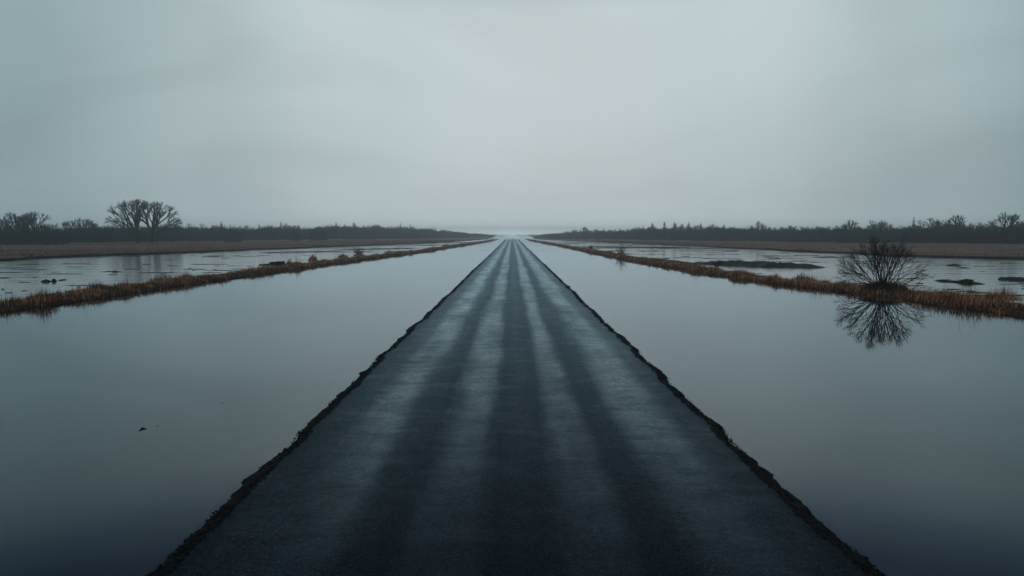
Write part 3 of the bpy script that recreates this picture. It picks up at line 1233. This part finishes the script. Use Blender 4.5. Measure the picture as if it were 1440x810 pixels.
gc = 'dark conifers in the far woods'
for k, (px, py, h, w, lab, push) in enumerate([
    (312, 341.0, 11.3, 1.9, 'pointed dark conifer rising above the left woods right of the spreading pair', 4),
    (917, 339.9, 11.3, 2.4, 'left conifer of the rise in the right woods', 6),
    (934, 340.0, 12.1, 2.0, 'tall pointed conifer in the rise of the right woods', 6),
    (948, 340.2, 11.6, 2.2, 'middle conifer in the rise of the right woods', 7),
    (968, 340.3, 11.4, 2.0, 'slim conifer right of the middle one in the right woods rise', 6),
    (985, 340.5, 10.9, 1.9, 'rightmost conifer of the rise in the right woods', 5),
    (473, 338.6, 12.6, 2.3, 'conifer tip where the left woods begin to rise', 6),
    (498, 338.3, 12.9, 2.6, 'dark conifer on the crest of the left woods', 6)]):
    a = conifer_arrays(500 + k, h * .92, w * 1.15)
    x, y = G(px, py)
    s = (y + push) / y
    e_ = empty('conifer', (x * s, y + push, .3), lab, 'tree', gc)
    V, F = a.arrays()
    nv = 10
    tq = [f for f in F if f.shape[1] == 4][0]
    tt = [f for f in F if f.shape[1] == 3][0]
    mesh_np('trunk', V[:nv], tq, M_bark, e_)
    mesh_np('crown', V[nv:], tt - nv, M_conifer, e_)

# dense evergreen thickets in front of the left woods
def thicket(px, py, wpx, hm, label, seed):
    gen = np.random.default_rng(seed)
    x, y = G(px, py)
    w = wpx / px_per_m(y)
    n = 2600
    p = gen.uniform(-1, 1, (n, 3))
    p[:, 2] = gen.random(n)
    top = 1 - .35 * np.abs(p[:, 0]) ** 3 + .18 * fbm(p[:, 0] * 3, 0, seed)
    P = np.stack([p[:, 0] * w / 2, p[:, 1] * w / 3, p[:, 2] * hm * top * .93], -1)
    d = gen.normal(0, .5, (n, 3)); d[:, 2] += .7
    sd = np.cross(d, gen.normal(0, 1, (n, 3))); sd /= np.linalg.norm(sd, axis=1, keepdims=True)
    V = np.stack([P - sd * .16, P + sd * .16, P + d * .9], 1).reshape(-1, 3)
    o = mesh_np('thicket', V, np.arange(n * 3).reshape(-1, 3), M_conifer)
    o.location = (x, y, .25)
    tag(o, label, 'thicket', 'dark evergreen thickets before the left woods')


thicket(447, 339.8, 22, 8.0, 'dark square-topped thicket in front of the left woods', 91)
thicket(416, 340.3, 9, 5.5, 'small dark thicket just left of the square-topped one', 92)
thicket(328, 342.0, 20, 5.5, 'dark thicket in front of the left woods below the pointed conifer', 93)
thicket(33, 347.0, 95, 7.2, 'wide dark thicket under the bare trio at the left edge', 94)

# the hazy clump on the far right horizon
for k, (px, h) in enumerate([(809, 8.7), (821, 10.2), (833, 8.9)]):
    single_tree(97 + k, h, 6.5, px, 336.2, ['left tree', 'middle and highest tree', 'right tree'][k] + ' of the faint domed clump on the far right horizon',
                'faint domed clump on the far right horizon', tip=.12, tw=4000, n=360, push=60)


# ------------------------------------------------------------------ islets, clods and flotsam
def mound(nm, px0, px1, py, width, hgt, label, cat, seed, mat=None, group=None, rough=.5, sub=.0):
    x0, y0 = G(px0, py[0])
    x1, y1 = G(px1, py[1])
    L = math.hypot(x1 - x0, y1 - y0)
    nu, nv = max(24, int(L / .25)), 15
    nu = min(nu, 160)
    U, Vv = np.meshgrid(np.linspace(-1, 1, nu), np.linspace(-1, 1, nv), indexing='ij')
    env = np.clip(1 - np.abs(U) ** 2.6, 0, 1) ** .6
    ax = (x0 + x1) / 2 + U * (x1 - x0) / 2
    ay = (y0 + y1) / 2 + U * (y1 - y0) / 2
    nx, ny = -(y1 - y0) / L, (x1 - x0) / L
    hw = width / 2 * env * (1 + .5 * fbm(U * 4, Vv * .3, seed, 3)) + .01
    Xw = ax + nx * Vv * hw + .25 * width * fbm(U * 3, 0, seed + 5, 3) * nx
    Yw = ay + ny * Vv * hw + .25 * width * fbm(U * 3, 0, seed + 5, 3) * ny
    z = hgt * env * (1 - Vv ** 2) * (1 + rough * fbm(U * L * .8, Vv * 2, seed + 9, 4)) - .05
    V = np.stack([Xw, Yw, z], -1)
    c = np.array([(x0 + x1) / 2, (y0 + y1) / 2, 0])
    f = grid_faces(nu, nv)[:, ::-1]
    o = mesh_np(nm, (V - c).reshape(-1, 3), f, mat or M_mud, smooth=False)
    o.location = c
    tag(o, label, cat, group)
    return o


isl = 'dark mud islets in the flooded fields'
mound('mud_islet', 975, 1163, (370.5, 376.5), 6.5, .62, 'long dark mud islet in the right flood left of the big bush', 'mud islet', 601, group=isl)
mound('mud_islet', 1330, 1352, (373.2, 373.8), 1.1, .25, 'small dark mud islet out in the right flood', 'mud islet', 602, group=isl)
mound('mud_islet', 1343, 1366, (376.6, 377), .7, .14, 'thin flat mud islet just below the small one in the right flood', 'mud islet', 603, group=isl)
mound('mud_islet', 1310, 1390, (394.5, 400), 1.2, .2, 'narrow curved mud islet with a grassy lump behind the right bank', 'mud islet', 604, group=isl)
mound('mud_islet', 1345, 1370, (397, 399), 1.3, .38, 'grassy brown lump on the narrow curved mud islet', 'mud lump', 608, mat=M_earth)
mound('mud_islet', 1402, 1450, (392.5, 394.5), 1.6, .34, 'dark mud islet cut by the right edge of the view', 'mud islet', 605, group=isl)
mound('mud_islet', 1140, 1190, (361.8, 362.2), 1.5, .16, 'faint flat mud islet near the far shore of the right flood', 'mud islet', 606, group=isl)
mound('mud_islet', 900, 985, (362, 372), 1.3, .22, 'wavy mud islet hugging the back of the right bank', 'mud islet', 607, group=isl)
mound('mud_islet', 790, 1000, (347.2, 349.2), 2.6, .30, 'long straight mud islet across the far right flood', 'mud islet', 612, mat=M_earth, group=isl)
mound('mud_islet', 470, 590, (351.5, 349.5), 2.6, .26, 'long low mud islet across the far left flood', 'mud islet', 613, group=isl)
mound('mud_islet', 360, 470, (355.5, 353.5), 2.0, .2, 'second low mud islet in the left flood, left of the long one', 'mud islet', 614, group=isl)
mound('mud_lump', 57, 72, (396.4, 396.2), .9, .24, 'flat black mud lump in the left flood, larger of the two', 'mud lump', 620)
mound('mud_lump', 72, 80, (396, 395.8), .8, .28, 'round black mud lump in the left flood, smaller of the two', 'mud lump', 621)
mound('mud_lump', 81, 95, (395, 393), .35, .12, 'thin dark sliver of mud trailing right of the two black lumps', 'mud lump', 622)
mound('mud_lump', 2, 6, (407.2, 407.2), .25, .12, 'tiny dark clod in the left flood at the left edge', 'mud lump', 623)
mound('weed_patch', 674, 690, (351.6, 352.4), 1.6, .07, 'thin dark weed patch afloat left of the far road', 'weed patch', 630)
mound('weed_patch', 760, 767, (351.2, 351.2), 2.0, .10, 'short dark weed patch afloat right of the far road', 'weed patch', 631)

# old squared timber lying behind the left bank
x, y = G(385, 372.5)
e_ = empty('old_timber', (x, y, 0), 'black broken timber lying in the flood behind the left bank', 'timber')
px_m = px_per_m(y)
a = Acc()


def warped_box(cx, cy, cz, lx, ly, lz, rz, seed, tilt=0.):
    gen = np.random.default_rng(seed)
    nu = 9
    ang = np.arange(6) * math.pi / 3 + .5
    rows = []
    for i in range(nu):
        u = i / (nu - 1) - .5
        sc_ = 1 - .25 * abs(u) + .15 * gen.normal()
        for an in ang:
            rows.append((u * lx, math.cos(an) * ly / 2 * sc_, math.sin(an) * lz / 2 * sc_ + tilt * u * lx))
    rows = np.array(rows)
    c, s = math.cos(rz), math.sin(rz)
    Vv = np.stack([rows[:, 0] * c - rows[:, 1] * s + cx, rows[:, 0] * s + rows[:, 1] * c + cy, rows[:, 2] + cz], -1)
    q = []
    for i in range(nu - 1):
        for k in range(6):
            k2 = (k + 1) % 6
            q.append((i * 6 + k, i * 6 + k2, (i + 1) * 6 + k2, (i + 1) * 6 + k))
    Vv = np.concatenate([Vv, Vv[:6].mean(0)[None], Vv[-6:].mean(0)[None]])
    t = [(nu * 6, (k + 1) % 6, k) for k in range(6)] + [(nu * 6 + 1, (nu - 1) * 6 + k, (nu - 1) * 6 + (k + 1) % 6) for k in range(6)]
    return Vv, np.array(t), np.array(q)


for nm, args in (('beam', (.5, 0, .2, 2.1, .55, .62, .05, 1, .07)), ('splinter', (-1.2, .1, .05, 2.0, .35, .22, -.05, 2, .05))):
    v_, t_, q_ = warped_box(*args)
    mesh_np(nm, v_, [t_, q_], M_wet, e_)

# flotsam in the left ditch
def twig_thing(px, py, size, label, seed, branches=4, name='floating_twig', cat='twig', z=.01):
    gen = np.random.default_rng(seed)
    x, y = G(px, py)
    a = Acc()
    P0, P1, R0, R1 = [], [], [], []
    p = np.array([-size / 2, 0, 0.0])
    for k in range(5):
        q_ = p + np.array([size / 6, gen.normal(0, size * .16), gen.normal(0, size * .02)])
        P0.append(p); P1.append(q_); R0.append(size * (.06 + .07 * gen.random())); R1.append(size * (.05 + .05 * gen.random()))
        if k < branches:
            P0.append(q_); P1.append(q_ + np.array([gen.normal(-.10, .12), -abs(gen.normal(.7, .3)), gen.normal(-.02, .02)]) * size); R0.append(size * .06); R1.append(size * .05)
        p = q_
    tubes(a, np.array(P0), np.array(P1), np.array(R0), np.array(R1), 5)
    o = a.build(name, M_wet)
    o.location = (x, y, z)
    tag(o, label, cat)


twig_thing(206, 602, .21, 'small black forked twig afloat on the left ditch', 709, branches=4)
twig_thing(221, 599.5, .05, 'tiny black crumb afloat just right of the forked twig', 702, 1, 'floating_crumb', 'debris')
twig_thing(313, 567, .06, 'lone tiny black crumb afloat between forked twig and road', 703, 1, 'floating_crumb', 'debris')
twig_thing(536, 500, .14, 'small dark twig afloat right beside the left road edge', 704, 2)

for k, (px, py, s_, lab) in enumerate([(1214, 785, .055, 'single dark stone in the shallows beside the right road edge near the bottom'),
                                       (382, 684, .03, 'small dark stone in the shallows beside the left road edge')]):
    x, y = G(px, py)
    v_, f_ = stones(np.array([[0, 0, .0]]), np.array([s_]), .8)
    o = mesh_np('stone', v_, f_, M_stone)
    o.location = (x, y, s_ * .15)
    tag(o, lab, 'stone')

# mud streaks and clods just breaking the flood surface
acc = Acc()


def streaks(shore, front, width, sgn, n, seed):
    gen = np.random.default_rng(seed)
    y = 45 + 330 * gen.random(n) ** 1.5
    s = np.abs(shore(y))
    b = np.abs(front(y)) + width(y) + .8
    ok = s > b + 3
    y, s, b = y[ok], s[ok], b[ok]
    u = gen.random(len(y))
    x = sgn * (b + (s - b) * u)
    dens = fbm(x * .03, y * .07, seed + 3, 3) * .5 + .5
    k = gen.random(len(y)) < np.clip((dens - .40) * 4, .04, 1)
    x, y = x[k], y[k]
    m = len(x)
    L_ = (.3 + 3.2 * gen.random(m) ** 2.5) * np.interp(y, [40, 120, 350], [.6, 1.2, 2.4])
    W_ = (.05 + .13 * gen.random(m)) * np.interp(y, [40, 120, 350], [.8, 1.4, 3.2])
    nseg = 10
    an = np.arange(nseg) / nseg * 2 * np.pi
    rr_ = 1 + .35 * gen.normal(0, 1, (m, nseg)).clip(-1.3, 1.3)
    ring = np.stack([x[:, None] + np.cos(an) * L_[:, None] * rr_, y[:, None] + np.sin(an) * W_[:, None] * rr_, np.full((m, nseg), -.03)], -1)
    mid = np.stack([x[:, None] + np.cos(an) * L_[:, None] * rr_ * .55, y[:, None] + np.sin(an) * W_[:, None] * rr_ * .5,
                    .015 + .04 * gen.random((m, nseg))], -1)
    cen = np.stack([x, y, np.full(m, .04)], -1)[:, None]
    V_ = np.concatenate([ring, mid, cen], 1).reshape(-1, 3)
    i = np.arange(nseg)
    j = (i + 1) % nseg
    q_ = np.stack([i, j, j + nseg, i + nseg], 1)
    t_ = np.stack([i + nseg, j + nseg, np.full(nseg, 2 * nseg)], 1)
    st = (np.arange(m) * (2 * nseg + 1))[:, None, None]
    acc.add(V_, t=(t_[None] + st).reshape(-1, 3), q=(q_[None] + st).reshape(-1, 4))


streaks(ls, lb_front, lb_width, -1, 1050, 801)
streaks(rs, rb_front, rb_width, 1, 1050, 802)
tag(acc.build('mud_streaks', M_mud), 'thin dark streaks of mud and clods breaking the flood water', 'mud', kind='stuff')

# ------------------------------------------------------------------ haze
HZ = dict(x=3150, y0=-700, y1=3150, z0=-1.9, z1=27.0)
v = np.array([(sx * HZ['x'], yy_, zz_) for sx in (-1, 1) for yy_ in (HZ['y0'], HZ['y1']) for zz_ in (HZ['z0'], HZ['z1'])])
f = np.array([(0, 1, 3, 2), (4, 6, 7, 5), (0, 4, 5, 1), (2, 3, 7, 6), (0, 2, 6, 4), (1, 5, 7, 3)])
m, nt, out = new_mat('haze')
pv = N(nt, 'ShaderNodeVolumePrincipled')
pv.inputs['Color'].default_value = (.86, .965, 1.0, 1)
pv.inputs['Density'].default_value = .00075
pv.inputs['Anisotropy'].default_value = .82
nt.links.new(pv.outputs[0], out.inputs['Volume'])
hz = mesh_np('haze', v, f, m)
tag(hz, kind='stuff')
hz['label'] = 'pale mist over the whole flooded plain'
hz['category'] = 'haze'

# ------------------------------------------------------------------ sky and light
SUN_EL, SUN_AZ = 58.0, 205.0       # azimuth measured from +Y towards +X
w = bpy.data.worlds.new('World')
SC.world = w
w.use_nodes = True
nt = w.node_tree
nt.nodes.clear()
L = nt.links
out = nt.nodes.new('ShaderNodeOutputWorld')
bg = nt.nodes.new('ShaderNodeBackground')
bg.inputs['Strength'].default_value = .10
sky = nt.nodes.new('ShaderNodeTexSky')
sky.sky_type = 'NISHITA'
sky.sun_disc = False
sky.sun_elevation = R(SUN_EL)
sky.sun_rotation = R(SUN_AZ)
sky.dust_density = 6
tc = nt.nodes.new('ShaderNodeTexCoord')
sx = nt.nodes.new('ShaderNodeSeparateXYZ')
L.new(tc.outputs['Generated'], sx.inputs[0])
# cloud deck brightness by height above the horizon
SKY_EL = [(0.0, (23, 24, 24)), (.008, (11, 12, 12)), (.016, (7.6, 8.4, 8.6)), (.03, (6.2, 6.9, 7.1)), (.05, (5.5, 6.15, 6.35)), (.10, (5.1, 5.75, 5.9)), (.29, (5.6, 6.35, 6.5)),
          (.32, (4.7, 5.5, 6.0)), (.345, (3.1, 3.9, 4.7)), (.38, (1.7, 2.3, 3.2)), (.45, (.8, 1.3, 2.1)), (.68, (.6, 1.2, 2.0)), (1.0, (1.4, 2.1, 2.8))]
K = 32.0
el = ramp(nt, sx.outputs['Z'], [(p, tuple(c_ / K for c_ in c)) for p, c in SKY_EL], 'LINEAR')
# brighter ahead, where the sun hides behind the cloud
az = N(nt, 'ShaderNodeVectorMath', operation='DOT_PRODUCT')
nrm = N(nt, 'ShaderNodeVectorMath', operation='NORMALIZE')
flat = N(nt, 'ShaderNodeVectorMath', operation='MULTIPLY')
flat.inputs[1].default_value = (1, 1, 0)
L.new(tc.outputs['Generated'], flat.inputs[0])
L.new(flat.outputs[0], nrm.inputs[0])
L.new(nrm.outputs[0], az.inputs[0])
az.inputs[1].default_value = (math.sin(R(3)), math.cos(R(3)), 0)
azr = ramp(nt, az.outputs['Value'], [(.0, (.36, .42, .44)), (.60, (.42, .51, .53)), (.80, (.53, .63, .65)), (.90, (.74, .80, .81)), (.97, (.93, .95, .95)), (1.0, (1, 1, 1))], 'EASE')
mul = N(nt, 'ShaderNodeMixRGB', blend_type='MULTIPLY')
mul.inputs[0].default_value = 1
L.new(el.outputs[0], mul.inputs[1])
L.new(azr.outputs[0], mul.inputs[2])
# soft cloud structure
mp = nt.nodes.new('ShaderNodeMapping')
mp.inputs['Scale'].default_value = (1.1, 1.1, 3.2)
mp.inputs['Rotation'].default_value = (0, R(6), 0)
L.new(tc.outputs['Generated'], mp.inputs['Vector'])
nz = nt.nodes.new('ShaderNodeTexNoise')
nz.inputs['Scale'].default_value = 1.5
nz.inputs['Detail'].default_value = 3.0
nz.inputs['Roughness'].default_value = .5
nz.inputs['Distortion'].default_value = .6
L.new(mp.outputs[0], nz.inputs['Vector'])
cr = ramp(nt, nz.outputs['Fac'], [(.28, .89), (.72, 1.10)], 'EASE')
mul2 = N(nt, 'ShaderNodeMixRGB', blend_type='MULTIPLY')
mul2.inputs[0].default_value = 1
L.new(mul.outputs[0], mul2.inputs[1])
L.new(cr.outputs[0], mul2.inputs[2])
gain = N(nt, 'ShaderNodeVectorMath', operation='SCALE')
gain.inputs['Scale'].default_value = K
L.new(mul2.outputs[0], gain.inputs[0])
mix = N(nt, 'ShaderNodeMixRGB', blend_type='MIX')
mix.inputs[0].default_value = .97      # cloud cover over the clear sky
L.new(sky.outputs[0], mix.inputs[1])
L.new(gain.outputs[0], mix.inputs[2])
L.new(mix.outputs[0], bg.inputs['Color'])
L.new(bg.outputs[0], out.inputs['Surface'])

sun = bpy.data.lights.new('sun', 'SUN')
sun.energy = .5
sun.angle = R(38)
sun.color = (1, .98, .95)
so = bpy.data.objects.new('sun', sun)
COL.objects.link(so)
d = Vector((math.sin(R(SUN_AZ)) * math.cos(R(SUN_EL)), math.cos(R(SUN_AZ)) * math.cos(R(SUN_EL)), math.sin(R(SUN_EL))))
so.rotation_euler = d.to_track_quat('Z', 'Y').to_euler()
so.location = (0, 0, 60)

# ------------------------------------------------------------------ render settings
SC.view_settings.view_transform = 'Standard'
SC.view_settings.look = 'None'
SC.view_settings.exposure = 0
SC.view_settings.gamma = 1
SC.view_settings.use_curve_mapping = False
cy = SC.cycles
cy.use_denoising = True
cy.max_bounces = 12
cy.volume_bounces = 8
cy.transparent_max_bounces = 12
cy.caustics_reflective = False
